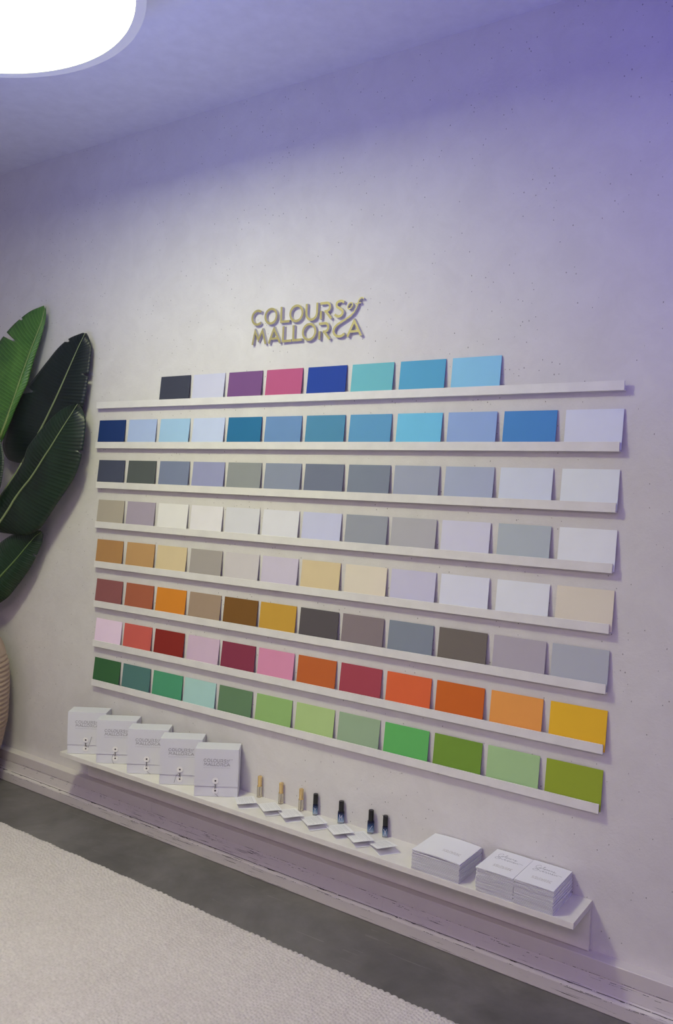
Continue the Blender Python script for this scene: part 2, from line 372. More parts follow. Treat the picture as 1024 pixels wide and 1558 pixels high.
MB().lathe([(r0 - 0.002, 0.001), (r0 - 0.002, 0.012)], 128).build('diffuser', EM, LAMP)
EC = bpy.data.materials.new('added_core_glow'); EC.use_nodes = True; EC.node_tree.nodes.clear()
e = EC.node_tree.nodes.new('ShaderNodeEmission'); e.inputs['Color'].default_value = (*LAMP_COL, 1); e.inputs['Strength'].default_value = CORE_E
oo = EC.node_tree.nodes.new('ShaderNodeOutputMaterial'); EC.node_tree.links.new(e.outputs[0], oo.inputs[0])
MB().lathe([(0.150, -0.0020), (0.150, 0.0008)], 64).build('added_core', EC, LAMP)  # small bright disc added at the lamp centre to sharpen cast shadows
def ring_shell(prof, name, mat, seg=128):
    rim = MB(); rings = [[rim.bm.verts.new((r*math.cos(2*math.pi*k/seg), r*math.sin(2*math.pi*k/seg), z)) for k in range(seg)] for r, z in prof]
    for i in range(len(prof)):
        a, b = rings[i], rings[(i+1) % len(prof)]
        for k in range(seg): rim.bm.faces.new((a[k], a[(k+1) % seg], b[(k+1) % seg], b[k]))
    return rim.build(name, mat, LAMP)
ring_shell([(r0, -0.001), (r1, -0.001), (r1, 0.010), (r0, 0.010)], 'rim', RIM)
ring_shell([(r1, 0.0102), (r1, ZC - LZ - 0.001), (r1 - 0.012, ZC - LZ - 0.001), (r1 - 0.012, 0.0102)], 'drum_side', SIDE)


# violet LED wash light standing out of the picture to the right
pl = bpy.data.lights.new('violet_led', 'AREA'); pl.shape = 'RECTANGLE'; pl.size = 0.5; pl.size_y = 0.5
pl.color = VIOLET; pl.energy = VIOLET_W
po = bpy.data.objects.new('violet_led', pl); COL.objects.link(po); po.location = VIOLET_LOC
d = (Vector(VIOLET_AIM) - Vector(VIOLET_LOC)).normalized(); po.rotation_euler = d.to_track_quat('-Z', 'Y').to_euler()
for i, (loc, aim, watt, sz, colr) in enumerate(EXTRA):
    l2 = bpy.data.lights.new('added_fill_light', 'AREA'); l2.size = sz; l2.color = colr; l2.energy = watt  # unseen area lights added as fill and ceiling tint, no fittings
    o2 = bpy.data.objects.new('added_fill_light', l2); COL.objects.link(o2); o2.location = loc
    o2.rotation_euler = (Vector(aim) - Vector(loc)).normalized().to_track_quat('-Z', 'Y').to_euler()
wd = bpy.data.worlds.new('world'); SC.world = wd; wd.use_nodes = True
wd.node_tree.nodes['Background'].inputs[0].default_value = (0.02, 0.02, 0.025, 1)

# ------------------------------------------------------------------ ledges
Z1 = 1.6696; STEP = 0.165
ENDS = [(-0.013, 2.1445), (-0.0116, 2.1388), (-0.0001, 2.1368), (0.0014, 2.1352), (0.0053, 2.1344), (0.0093, 2.1335), (0.0110, 2.1338), (0.0115, 2.1303)]
ORD = ['top', 'second', 'third', 'fourth', 'fifth', 'sixth', 'seventh', 'bottom']
ROWDESC = ['with only eight bright colour cards', 'holding the row of blue colour cards', 'holding the dark slate to pale grey cards', 'holding the khaki, ivory and pale grey cards',
           'holding the caramel, sand and cream cards', 'holding the rust, amber and charcoal cards', 'holding the pink, red and orange cards', 'holding the row of green colour cards']
for i, (xa, xb) in enumerate(ENDS):
    z = Z1 - i*STEP
    e_ = empty('picture_ledge', ((xa+xb)/2, 0, z)); h = (xb-xa)/2
    tag(e_, 'white narrow picture ledge, %s, %s' % ('topmost on the wall' if i == 0 else ('lowest of the eight' if i == 7 else ORD[i] + ' from the top'), ROWDESC[i]), 'ledge', 'white picture ledges on the plaster wall')
    MB().box(-h, h, -0.0160, -0.0002, 0.0, 0.004).build('base', LEDGE, e_, bevel=0.0003)
    MB().box(-h, h, -0.0200, -0.0160, 0.0, 0.0262).build('front_lip', LEDGE, e_, bevel=0.0004)

# ------------------------------------------------------------------ colour cards
CARDS = [
 [('charcoal', (0.047, 0.052, 0.084)), ('white', (0.634, 0.643, 0.809)), ('purple', (0.193, 0.077, 0.245)), ('raspberry pink', (0.502, 0.095, 0.239)), ('royal blue', (0.006, 0.049, 0.356)), ('mint green', (0.157, 0.517, 0.595)), ('teal blue', (0.096, 0.406, 0.647)), ('sky blue', (0.276, 0.631, 0.874))],
 [('navy blue', (0.006, 0.034, 0.162)), ('powder blue', (0.44, 0.561, 0.859)), ('pale sky blue', (0.388, 0.616, 0.874)), ('ice white', (0.585, 0.673, 0.927)), ('deep teal', (0.014, 0.166, 0.364)), ('dusty blue', (0.151, 0.293, 0.567)), ('petrol blue', (0.074, 0.27, 0.462)), ('mid blue', (0.113, 0.347, 0.615)), ('bright cyan', (0.175, 0.588, 0.874)), ('periwinkle', (0.317, 0.467, 0.798)), ('cobalt blue', (0.071, 0.28, 0.653)), ('pale lilac', (0.774, 0.816, 0.927))],
 [('dark slate', (0.067, 0.078, 0.133)), ('dark olive grey', (0.095, 0.11, 0.114)), ('blue grey', (0.212, 0.25, 0.397)), ('lavender grey', (0.333, 0.349, 0.585)), ('greenish grey', (0.296, 0.315, 0.337)), ('cool grey', (0.268, 0.304, 0.422)), ('slate grey', (0.174, 0.198, 0.294)), ('steel grey', (0.223, 0.256, 0.349)), ('light grey', (0.379, 0.415, 0.543)), ('pale blue grey', (0.438, 0.491, 0.662)), ('silver white', (0.721, 0.777, 0.902)), ('bluish white', (0.836, 0.888, 0.927))],
 [('khaki grey', (0.465, 0.417, 0.346)), ('mauve grey', (0.428, 0.373, 0.476)), ('cream', (0.867, 0.854, 0.85)), ('warm cream', (0.845, 0.822, 0.868)), ('ivory grey', (0.724, 0.725, 0.791)), ('ivory', (0.782, 0.78, 0.851)), ('pale lavender', (0.615, 0.631, 0.862)), ('mid grey', (0.339, 0.362, 0.426)), ('warm light grey', (0.484, 0.476, 0.517)), ('off-white', (0.713, 0.71, 0.855)), ('greenish blue grey', (0.491, 0.552, 0.593)), ('cool white', (0.877, 0.907, 0.927))],
 [('caramel brown', (0.478, 0.256, 0.097)), ('tan', (0.567, 0.334, 0.141)), ('sand', (0.747, 0.609, 0.373)), ('taupe', (0.417, 0.382, 0.361)), ('pale beige', (0.66, 0.622, 0.643)), ('pale mauve', (0.653, 0.596, 0.741)), ('straw yellow', (0.746, 0.607, 0.37)), ('cream beige', (0.81, 0.73, 0.608)), ('lilac grey', (0.626, 0.608, 0.787)), ('pale lavender white', (0.792, 0.813, 0.927)), ('bright white', (0.847, 0.878, 0.927)), ('beige', (0.825, 0.76, 0.616))],
 [('maroon brown', (0.297, 0.102, 0.104)), ('terracotta', (0.43, 0.124, 0.062)), ('amber', (0.74, 0.262, 0.022)), ('brown taupe', (0.393, 0.287, 0.206)), ('dark ochre', (0.207, 0.091, 0.014)), ('mustard yellow', (0.613, 0.355, 0.046)), ('charcoal brown', (0.101, 0.087, 0.096)), ('mauve brown', (0.259, 0.211, 0.228)), ('slate grey', (0.243, 0.28, 0.346)), ('dark taupe', (0.178, 0.154, 0.134)), ('pale mauve grey', (0.486, 0.449, 0.504)), ('cool light grey', (0.489, 0.517, 0.565))],
 [('pale pink', (0.93, 0.738, 0.927)), ('brick red', (0.665, 0.125, 0.1)), ('dark red', (0.275, 0.018, 0.011)), ('dusty pink', (0.692, 0.52, 0.673)), ('burgundy', (0.264, 0.034, 0.076)), ('rose pink', (0.765, 0.304, 0.486)), ('burnt orange', (0.576, 0.134, 0.026)), ('crimson', (0.409, 0.058, 0.09)), ('orange red', (0.81, 0.144, 0.042)), ('deep orange', (0.672, 0.143, 0.013)), ('light orange', (0.922, 0.387, 0.083)), ('golden yellow', (0.93, 0.55, 0.024))],
 [('forest green', (0.038, 0.14, 0.048)), ('dark teal green', (0.085, 0.208, 0.195)), ('emerald green', (0.077, 0.354, 0.187)), ('pale aqua', (0.441, 0.701, 0.672)), ('moss green', (0.136, 0.254, 0.132)), ('leaf green', (0.319, 0.537, 0.183)), ('pale lime', (0.467, 0.651, 0.271)), ('sage green', (0.347, 0.491, 0.315)), ('grass green', (0.13, 0.526, 0.132)), ('olive lime', (0.188, 0.355, 0.037)), ('light green', (0.42, 0.653, 0.311)), ('yellow olive', (0.337, 0.443, 0.029))]
]
CENT = [
 [.4315,.6081,.7879,.9681,1.1515,1.3334,1.5176,1.701],
 [.0735,.2552,.4361,.6145,.793,.9719,1.1527,1.3326,1.514,1.6949,1.877,2.0625],
 [.0776,.2595,.4423,.6225,.7994,.977,1.1553,1.3355,1.5126,1.6933,1.873,2.059],
 [.0827,.2619,.4434,.6223,.7985,.9762,1.1538,1.3335,1.5101,1.6897,1.8751,2.0597],
 [.0847,.2681,.4443,.627,.8046,.9799,1.1577,1.3389,1.5157,1.694,1.8791,2.0603],
 [.0888,.2705,.4488,.6283,.8064,.9805,1.1589,1.3355,1.5154,1.6954,1.877,2.0553],
 [.0929,.2691,.4478,.628,.8034,.9797,1.1572,1.3358,1.5163,1.6947,1.8759,2.0578],
 [.0909,.2695,.447,.619,.797,.9773,1.157,1.3361,1.5159,1.6949,1.8738,2.0537]]
def card_mesh(name, mat, w_=0.160, h_=0.113, th=0.0016):
    m = MB().box(-w_/2, w_/2, -th, 0, 0, h_)
    bmesh.ops.recalc_face_normals(m.bm, faces=m.bm.faces)
    me = bpy.data.meshes.new(name); m.bm.to_mesh(me); m.bm.free(); me.materials.append(mat)
    return me
for i, row in enumerate(CARDS):
    z = Z1 - i*STEP + 0.0042
    for j, (cn, rgb) in enumerate(row):
        base = rgb
        m = new_mat('card_paint_' + cn.replace(' ', '_').replace('-', '_'), base, 0.75)
        v = coords(m, (1, 1, 1)); bump(m, noise(m, v, 260, 3, 0.6), 0.12, 0.0006)
        cm = mixc(m, noise(m, v, 14, 3), tuple(x*0.955 for x in base), tuple(min(1, x*1.04) for x in base))
        LK(m, cm, BS(m).inputs['Base Color'])
        o = bpy.data.objects.new('colour_card', card_mesh('colour_card', m)); COL.objects.link(o)
        lean = math.asin((0.0115 + rnd.uniform(-0.0012, 0.0008)) / 0.113)
        o.location = (CENT[i][j], -0.0136, z + 0.0001)
        o.rotation_euler = (-lean, 0, math.radians(rnd.uniform(-0.25, 0.25)))
        n = len(row); led = ORD[i] + ' ledge'
        if j == 0: pos = 'at the left end of the %s' % led
        elif j == n-1: pos = 'at the right end of the %s' % led
        else: pos = 'on %s, between %s and %s' % (led, row[j-1][0], row[j+1][0])
        tag(o, '%s card %s' % (cn, pos), 'colour card', 'painted colour cards on the wall ledges')

# ------------------------------------------------------------------ the logo (strokes in mm; x right, y up)
W = 8.4
def logo_strokes():
    L = []
    L.append(('letter_c', [(arc(29, 96.5, 24.5, 48, 312), W)]))
    L.append(('letter_o', [(arc(91, 96.5, 25.5, 0, 360, 40), W)]))
    L.append(('letter_l', [([(137.5, 125), (137.5, 72.5), (175.5, 72.5)], W)]))
    L.append(('letter_o', [(arc(204, 96.5, 26.5, 0, 360, 40), W)]))
    L.append(('letter_u', [([(247.5, 125)] + arc(270, 92, 22.5, 180, 360, 20) + [(292.5, 125)], W)]))
    L.append(('letter_r', [([(305, 120.5), (331, 120.5)] + arc(332, 106.5, 14, 88, -88, 16) + [(324, 92.5)], W), ([(328, 94), (353, 66)], W), ([(309.5, 95), (309.5, 67)], W)]))
    s = [(402, 115)] + arc(384, 109, 12.5, 60, 225, 14) + arc(385.5, 83.5, 12.5, 52, -140, 16) + [(366, 80)]
    s = [(402.5, 115.5), (396, 120), (386, 121.5), (376, 118), (372.5, 110.5), (376, 102.5), (385, 97.5), (394, 92), (398.5, 84), (395, 75.5), (386, 71), (375, 72.5), (366.5, 79)]
    L.append(('letter_s', [(smooth_path(s, 5), W)]))
    oo_ = [(c[0]*1.0 + (c[1]-102)*0.35, c[1]) for c in arc(427, 102, 8.5, 0, 360, 24, 10)]
    L.append(('letter_o', [(oo_, 4.2)]))
    fp = [(480, 120), (474, 124), (467, 123), (461, 116), (457, 105), (451, 91), (441, 78), (427, 67), (410, 58.5), (393, 51), (377, 43), (367, 33), (364, 22), (370, 11), (382, 5), (396, 5), (409, 12)]
    fs = smooth_path(fp, 5); n = len(fs)
    wd_ = [4.5 + (W - 4.5) * min(1, max(0, (k / n - 0.35) / 0.35)) for k in range(n)]
    L.append(('letter_f_and_c', [(fs, wd_), ([(448, 106.5), (470, 108.5)], 3.6)]))
    L.append(('letter_m', [([(9.5, 0.5), (20, 49), (36.5, 17), (54, 49), (70.5, 0.5)], W)]))
    L.append(('letter_a', [([(85, 0.5), (107, 51), (136, 0.5)], W), ([(93, 16.5), (127, 16.5)], 7.5)]))
    L.append(('letter_l', [([(149, 56.5), (149, 4.5), (186.5, 4.5)], W)]))
    L.append(('letter_l', [([(194, 56.5), (194, 4.5), (232, 4.5)], W)]))
    L.append(('letter_o', [(arc(262, 28.5, 26.5, 0, 360, 40), W)]))
    L.append(('letter_r', [([(302, 52.5), (327, 52.5)] + arc(328, 38.5, 14, 88, -88, 16) + [(320, 24.5)], W), ([(324, 26), (349, -2)], W), ([(306.5, 27), (306.5, -0.5)], W)]))
    L.append(('letter_a', [([(421, 0.5), (446, 51), (475, 0.5)], W), ([(430, 16.5), (466, 16.5)], 7.5)]))
    return L
SIGN = empty('wall_sign', (0.811 + 0.24, 0, 1.8785))
tag(SIGN, 'raised brass-coloured lettering sign reading COLOURS of MALLORCA on the plaster wall above the cards', 'sign')
for nm, st in logo_strokes():
    mb = MB()
    for q0, (pts, w_) in enumerate(st):
        mb.ribbon(pts, w_, 0.0105 - 0.0003*q0, lambda u, v, dd: ((u - 240)/1000.0, -0.0012 - dd, v/1000.0))
    lt = mb.build(nm, LETTER, SIGN)
    fb = MB()
    for q0, (pts, w_) in enumerate(st):
        ww = [q_ - 0.2 for q_ in w_] if isinstance(w_, list) else w_ - 0.2
        fb.ribbon(pts, ww, 0.0006 + 0.0003*q0, lambda u, v, dd: ((u - 240)/1000.0, -0.01175 - dd, v/1000.0))
    tag(fb.build('face', GOLD, lt), 'brass-coloured face')
def logo_print(mb, place, k, wf=0.5, depth=0.00012):
    """print the same logo, k metres per logo mm"""
    for nm, st in logo_strokes():
        for pts, w_ in st:
            ww = [x*wf*k for x in w_] if isinstance(w_, list) else w_*wf*k
            mb.ribbon([(p[0]*k, p[1]*k) for p in pts], ww, depth, place)
def script_print(mb, place, k, w_, depth=0.00012):
    top = [(16,20),(13,27),(5,25),(0,12),(4,2),(11,1),(17,6),(20,9),(16,9),(14,4),(18,1),(22,5),(21,9),(26,9),(31,22),(29,25),(27,14),(29,2),(33,3),(37,9),(34,8),(33,2),(37,1),(40,6),(44,9),(43,3),(47,2),(51,9),(50,2),(55,3),(58,9),(62,7),(61,2),(66,3),(70,9),(69,4),(71,0),(67,-1),(78,3)]
    bot = [(12,-3),(2,-9),(-2,-18),(5,-23),(15,-19),(17,-9),(9,-4),(5,-8),(16,-12),(22,-12),(26,-20),(31,-12),(34,-14),(38,-12),(36,-10),(34,-16),(38,-20),(43,-15),(45,-11),(48,-13),(47,-20),(52,-17),(54,-11),(58,-20),(62,-11),(64,-18),(67,-20),(71,-14),(70,-11),(69,-17),(73,-20),(77,-12),(79,-19),(83,-12),(86,-19),(91,-11),(104,-13)]
    for p in (top, bot):
        mb.ribbon([(a*k, b*k) for a, b in smooth_path(p, 4)], w_, depth, place)

# ------------------------------------------------------------------ wall shelf
ZS = 0.2653
sh = empty('wall_shelf', (1.061, 0, ZS))
tag(sh, 'long white low wall shelf holding the boxes, bottles and booklets', 'shelf')
hx = 2.1198/2 - 0.0005
MB().box(-hx, hx, -0.1576, -0.0002, -0.0175, 0).build('shelf_board', SHELF, sh, bevel=0.0006)
MB().box(-hx + 0.001, hx, -0.0135, -0.0004, 0.1284 - ZS, -0.0177).build('back_panel', SHELF, sh, bevel=0.0005)

# ------------------------------------------------------------------ boxes
BW, BD, BH = 0.155, 0.077, 0.170
BOXW = new_mat('box_card', (0.74, 0.745, 0.79), 0.6)
BX = [(0.0425, -0.1555), (0.2200, -0.1555), (0.3970, -0.1555), (0.5730, -0.1555), (0.7500, -0.1562)]
STR = [ # string tails in box-front mm (x, z) from centre line
 [(3,34),(9,29),(15,42),(23,72)], [(-3,42),(-10,32),(-11,14),(-4,-0.0)], [(2,11),(6,8),(16,1)], [(-3,44),(-13,34),(-20,8)], [(-1,12),(3,9),(12,1)]]
BLAB = ['leftmost', 'second from the left', 'middle one', 'second from the right', 'rightmost, beside the bottles']
for i, (bx_, by_) in enumerate(BX):
    r = empty('gift_box', (bx_, by_, ZS + 0.0004), math.radians(35.0))
    tag(r, 'white button-and-string box on the shelf, ' + BLAB[i], 'box', 'white string-tied boxes on the shelf')
    MB().box(0, BW, 0.0022, BD, 0, BH).build('box_body', BOXW, r, bevel=0.0009)
    # slightly bulging front flap hanging from the top edge
    fl = MB(); n = 8; vf = []
    for k in range(n+1):
        t = k/n; zz = 0.0370 + (BH - 0.0370)*t
        yy = -0.0012 - 0.0010*math.sin(math.pi*t)
        vf.append((zz, yy))
    pr = [(y, z_) for z_, y in vf] + [(0.0021, BH), (0.0021, 0.0370)]
    fl.profile_x(pr, 0.0003, BW - 0.0003); fl.build('front_flap', BOXW, r, bevel=0.0003)
    MB().box(0.0006, BW - 0.0006, 0.0012, 0.0021, 0.0005, 0.0350).build('lower_front', BOXW, r, bevel=0.0004)
    cx = 0.0755
    for zc, yf in ((0.0585, -0.0020), (0.0220, 0.0012)):
        bt = MB(); bt.lathe([(0.0078, 0), (0.0078, 0.0012), (0.0110, 0.0013), (0.0112, 0.0024), (0.0108, 0.0026)], 32)
        b = bt.build('button', BUTTON, r); b.location = (cx, yf, zc); b.rotation_euler = (math.pi/2, 0, 0)
        rv = MB(); rv.lathe([(0.0032, 0), (0.0029, 0.0010), (0.0010, 0.0015)], 16)
        q = rv.build('rivet', RIVET, b); q.location = (0, 0, 0.0024)
    # string wound round both buttons, with a loose tail
    ys = -0.0034; s = MB()
    lp = [(-3.0, 51), (-2.2, 47), (-0.4, 41), (1.4, 36), (2.6, 29)]
    lp2 = [(3.0, 51), (2.2, 47), (0.4, 41), (-1.4, 36), (-2.6, 29)]
    for P_ in (lp, lp2):
        s.tube([(cx + a/1000, ys + (0.0016 if b_ < 33 else 0.0), b_/1000) for a, b_ in smooth_path(P_, 4)], 0.00075, 6)
    s.tube([(cx + a/1000, ys - 0.0003 + (0.0016 if b_ < 33 else 0.0), b_/1000) for a, b_ in smooth_path(STR[i], 5)], 0.0005, 6)
    s.build('string', STRING, r, smooth=True)
    k = 0.0950/480
    ink = MB(); logo_print(ink, lambda u, v, dd: (0.031 + u, -0.00235 - dd, 0.1110 + v), k, 0.62, 0.0003)
    ink.ribbon(arc(508*k, 121*k, 5.5*k, 0, 360, 12), 3.0*k, 0.0003, lambda u, v, dd: (0.031 + u, -0.00235 - dd, 0.1110 + v))
    ink.build('printed_logo', INK, r)
    tl = MB(); x = 0.031
    while x < 0.031 + 0.094:
        l_ = rnd.choice((0.0012, 0.0018, 0.0026)); tl.box(x, x+l_, -0.0026, -0.0019, 0.1035, 0.1045); x += l_ + rnd.choice((0.0006, 0.0006, 0.0014))
    tl.build('printed_line', INKL, r)

# ------------------------------------------------------------------ leaflets
LF = [((0.8684, -0.0745), 51, -40, 9.5), ((0.9725, -0.0700), 55, -36, 9), ((1.0560, -0.0700), 57, -35, 9), ((1.1555, -0.0700), 56, -36, 9.5), ((1.2600, -0.0690), 55, -37, 9), ((1.3420, -0.0780), 55, -38, 9), ((1.4350, -0.0900), 60, -36, 13.5)]
LLAB = ['in front of the left gold-capped bottle', 'in front of the middle gold-capped bottle', 'in front of the right gold-capped bottle', 'in front of the leftmost black-capped bottle', 'in front of the second black-capped bottle', 'in front of the third black-capped bottle', 'in front of the rightmost black-capped bottle']
for i, ((lx, ly), af, al, tilt) in enumerate(LF):
    LW, LL, TH = (0.064 if i == 1 else 0.070), (0.112 if i != 6 else 0.100), 0.0006
    e_ = empty('folded_leaflet', (lx, ly, ZS + 0.0004 + 0.0009*(i % 2)), math.radians((al + af - 90)/2))
    tag(e_, 'small half-open white leaflet on the shelf, ' + LLAB[i], 'leaflet', 'folded leaflets in front of the bottles')
    MB().box(0, LL, 0, LW, 0, TH).build('lower_leaf', PAPER, e_)
    a = math.radians(tilt); n = 10
    up_ = MB(); top = []; bot = []
    def upz(x): return math.sin(a)*x*(1.0 - 0.10*(x/LL)) + TH + 0.0001
    for k in range(n+1):
        x = LL*0.985*k/n
        top.append((x*math.cos(a), upz(x) + TH)); bot.append((x*math.cos(a), upz(x)))
    prof = top + bot[::-1]
    sk_ = lambda p: -0.0080*p/LL
    A_ = [up_.bm.verts.new((p, sk_(p), q)) for p, q in prof]; B_ = [up_.bm.verts.new((p, LW + sk_(p), q)) for p, q in prof]
    for k in range(len(prof)):
        k2 = (k+1) % len(prof); up_.bm.faces.new((A_[k], A_[k2], B_[k2], B_[k]))
    up_.bm.faces.new(A_); up_.bm.faces.new(B_[::-1])
    ul = up_.build('upper_leaf', PAPER, e_)
    tx = MB(); rr = random.Random(i)
    for v in (0.058, 0.054, 0.050, 0.044, 0.040, 0.036, 0.032, 0.026, 0.022, 0.018, 0.012):
        xx = 0.014
        end = LL*rr.uniform(0.72, 0.9) if v != 0.058 else LL*0.88
        while xx < end:
            l_ = rr.uniform(0.004, 0.010)
            p0 = (xx*math.cos(a), upz(xx) + TH + 0.0002); p1 = ((xx+l_)*math.cos(a), upz(xx+l_) + TH + 0.0002)
            hh = 0.0014 if v > 0.057 else 0.0008
            tx.quad([(p0[0], v + sk_(p0[0]), p0[1]), (p1[0], v + sk_(p1[0]), p1[1]), (p1[0], v + hh + sk_(p1[0]), p1[1]), (p0[0], v + hh + sk_(p0[0]), p0[1])])
            xx += l_ + 0.0015
    tx.build('printed_text', INKL, ul)

# ------------------------------------------------------------------ perfume bottles
GLASSC = new_mat('champagne_glass', (0.86, 0.80, 0.66), 0.06, IOR=1.33); BS(GLASSC).inputs['Transmission Weight'].default_value = 0.72
GCAP = new_mat('gold_cap', (0.80, 0.58, 0.25), 0.14, Metallic=0.55)
GTUBE = new_mat('amber_pump_tube', (0.10, 0.07, 0.03), 0.3)
BCAP = new_mat('black_cap', (0.006, 0.006, 0.008), 0.2)
COLLAR = new_mat('dark_collar', (0.012, 0.013, 0.03), 0.2)
BLUEG = new_mat('blue_fade_glass', (0.1, 0.2, 0.4), 0.08); BS(BLUEG).inputs['Transmission Weight'].default_value = 0.25
tcn = N(BLUEG, 'ShaderNodeTexCoord'); sp = N(BLUEG, 'ShaderNodeSeparateXYZ'); LK(BLUEG, tcn.outputs['Generated'], sp.inputs[0])
LK(BLUEG, ramp(BLUEG, sp.outputs['Z'], [(0.0, (0.52, 0.62, 0.72)), (0.28, (0.22, 0.36, 0.55)), (0.62, (0.035, 0.085, 0.22)), (0.95, (0.008, 0.012, 0.04))]), BS(BLUEG).inputs['Base Color'])
WMARK = new_mat('white_print', (0.85, 0.85, 0.88), 0.5)
CLEARB = new_mat('thick_glass_foot', (0.75, 0.80, 0.86), 0.05, IOR=1.3); BS(CLEARB).inputs['Transmission Weight'].default_value = 0.8

BOT = [('g', 0.932, -0.0125, 0.0768), ('g', 1.029, -0.0118, 0.0750), ('g', 1.1205, -0.0170, 0.0778), ('b', 1.1788, -0.0128, 0.0718), ('b', 1.2845, -0.0125, 0.0730), ('b', 1.4040, -0.0165, 0.0745), ('b', 1.4560, -0.0125, 0.0685)]
BOL = ['leftmost of the three gold-capped bottles', 'middle one of the three gold-capped bottles', 'rightmost of the three gold-capped bottles', 'leftmost of the black-capped ones', 'second of the black-capped ones', 'third of the black-capped ones', 'rightmost of the black-capped ones']
CAMDIR = math.atan2(-2.28, 2.7872 - 1.25) # rough facing of the labels
for i, (kd, x, y, hh) in enumerate(BOT):
    ang = math.atan2(-2.2893 - y, 2.7872 - x) + math.pi/2
    e_ = empty('perfume_bottle', (x, y, ZS + 0.0003), ang)
    if kd == 'g':
        tag(e_, 'small clear perfume sample bottle with gold cap, ' + BOL[i], 'perfume bottle', 'gold-capped sample bottles on the shelf')
        R_ = 0.0090
        MB().lathe([(R_*0.86, 0), (R_, 0.0012), (R_, hh*0.50), (R_*0.82, hh*0.52), (R_*0.6, hh*0.54)], 28).build('glass_body', GLASSC, e_, smooth=False, bevel=0)
        MB().lathe([(R_*0.75, 0), (R_*0.80, 0.001), (R_*0.86, hh*0.44), (R_*0.6, hh*0.46)], 24, (0, 0, hh*0.53)).build('cap', GCAP, e_)
        MB().lathe([(0.0012, 0.004), (0.0012, hh*0.5)], 8).build('dip_tube', GTUBE, e_)
        MB().lathe([(R_*0.96, hh*0.515), (R_*0.96, hh*0.535)], 28).build('collar', GCAP, e_)
    else:
        tag(e_, 'small blue perfume sample bottle with black cap, ' + BOL[i], 'perfume bottle', 'black-capped sample bottles on the shelf')
        wide = i in (4, 5); R_ = 0.0112 if wide else 0.0088; hb = hh*0.52
        MB().lathe([(R_*0.9, 0.0), (R_, 0.0015), (R_, hb*0.15)], 32, power=4).build('glass_foot', CLEARB, e_)
        MB().lathe([(R_, hb*0.15 + 0.0001), (R_, hb*0.93), (R_*0.9, hb)], 32, power=4).build('glass_body', BLUEG, e_)
        MB().lathe([(R_*0.84, hb), (R_*0.84, hb + 0.0022)], 28).build('collar', COLLAR, e_)
        rc = 0.0088 if wide else 0.0082
        MB().lathe([(rc, 0), (rc, hh - hb - 0.0045), (rc*0.92, hh - hb - 0.0024)], 28, (0, 0, hb + 0.0024)).build('cap', BCAP, e_)
        mk = MB(); yy = -R_ - 0.0002
        if i == 5: st = [[(-4, 13), (5, 27)]]
        elif i == 4: st = [[(-5, 12), (-5, 32)], [(-5, 32), (-1, 20), (3, 30)], [(3, 30), (3, 14)]]
        elif i == 3: st = [[(-5, 28), (-1, 22), (-1, 10)], [(3, 26), (-1, 21)]]
        else: st = [[(-5, 29), (-1, 22), (-1, 12)], [(5, 29), (2, 22), (2, 12)]]
        f_ = hb/0.038
        for p in st:
            mk.ribbon([(a/1000, b/1000*f_) for a, b in p], 0.0010, 0.0002, lambda u, v, dd: (u, yy - dd, v))
        mk.build('printed_mark', WMARK, e_)

# ------------------------------------------------------------------ booklets
def booklet(x0, y0, wx, wy, z0, th, yaw, dx, dy, seed, printed=None, bow=0.0):
    """cover folded round inner pages (spine on the right); the left edge gapes a little"""
    rr = random.Random(seed)
    e_ = empty('booklet', (x0 + wx/2 + dx, y0 + wy/2 + dy, z0), yaw)
    n = 12
    lift = rr.uniform(0.02, 0.30)*th; w1 = rr.uniform(-0.10, 0.10)*th; w2 = rr.uniform(0, 6.28)
    def wav(x):
        s_ = (wx/2 - x)/wx
        return lift*s_*s_ + max(0.0, bow*math.sin(math.pi*s_)) + abs(w1)*(1 + math.sin(s_*5 + w2))*s_
    def sheet(mb, ox, lo, hi):
        xs_ = [-wx/2 + ox + (wx - ox - 0.0004)*k/n for k in range(n+1)]
        pr = [(x, hi + wav(x)) for x in xs_] + [(x, lo + wav(x)) for x in xs_[::-1]]
        A_ = [mb.bm.verts.new((p, -wy/2 + ox, q)) for p, q in pr]; B_ = [mb.bm.verts.new((p, wy/2 - ox, q)) for p, q in pr]
        for k in range(len(pr)):
            k2 = (k+1) % len(pr); mb.bm.faces.new((A_[k], A_[k2], B_[k2], B_[k]))
        mb.bm.faces.new(A_); mb.bm.faces.new(B_[::-1])
    T_ = th*rr.uniform(0.60, 0.74)
    cv = MB(); t = 0.00045
    sheet(cv, 0.0, 0.0, t); sheet(cv, 0.0, T_ - t, T_)
    cv.box(wx/2 - 0.0006, wx/2, -wy/2, wy/2, 0, T_)
    cv.build('cover', PAPER2, e_)
    pg = MB(); sheet(pg, 0.0010, t*1.6, T_*0.5 - 0.0001); sheet(pg, 0.0007, T_*0.5 + 0.0002, T_ - t*1.7)
    pg.build('inner_pages', PAGES, e_)
    if printed:
        k = printed['k']; lg = MB(); lx_, ly_ = printed['pos']
        def pl_(u, v, dd):
            X_ = lx_ + u; return (X_, ly_ + v, T_ + wav(X_) + 0.0001 + dd)
        logo_print(lg, pl_, k, 0.5); lg.build('printed_logo', INKG, e_)
        if 'script' in printed:
            sk, sx_, sy_ = printed['script']; sc_ = MB()
            script_print(sc_, lambda u, v, dd: (sx_ + u, sy_ + v, T_ + wav(sx_ + u) + 0.0001 + dd), sk, 0.0007); sc_.build('printed_script', INKS, e_)
    return e_
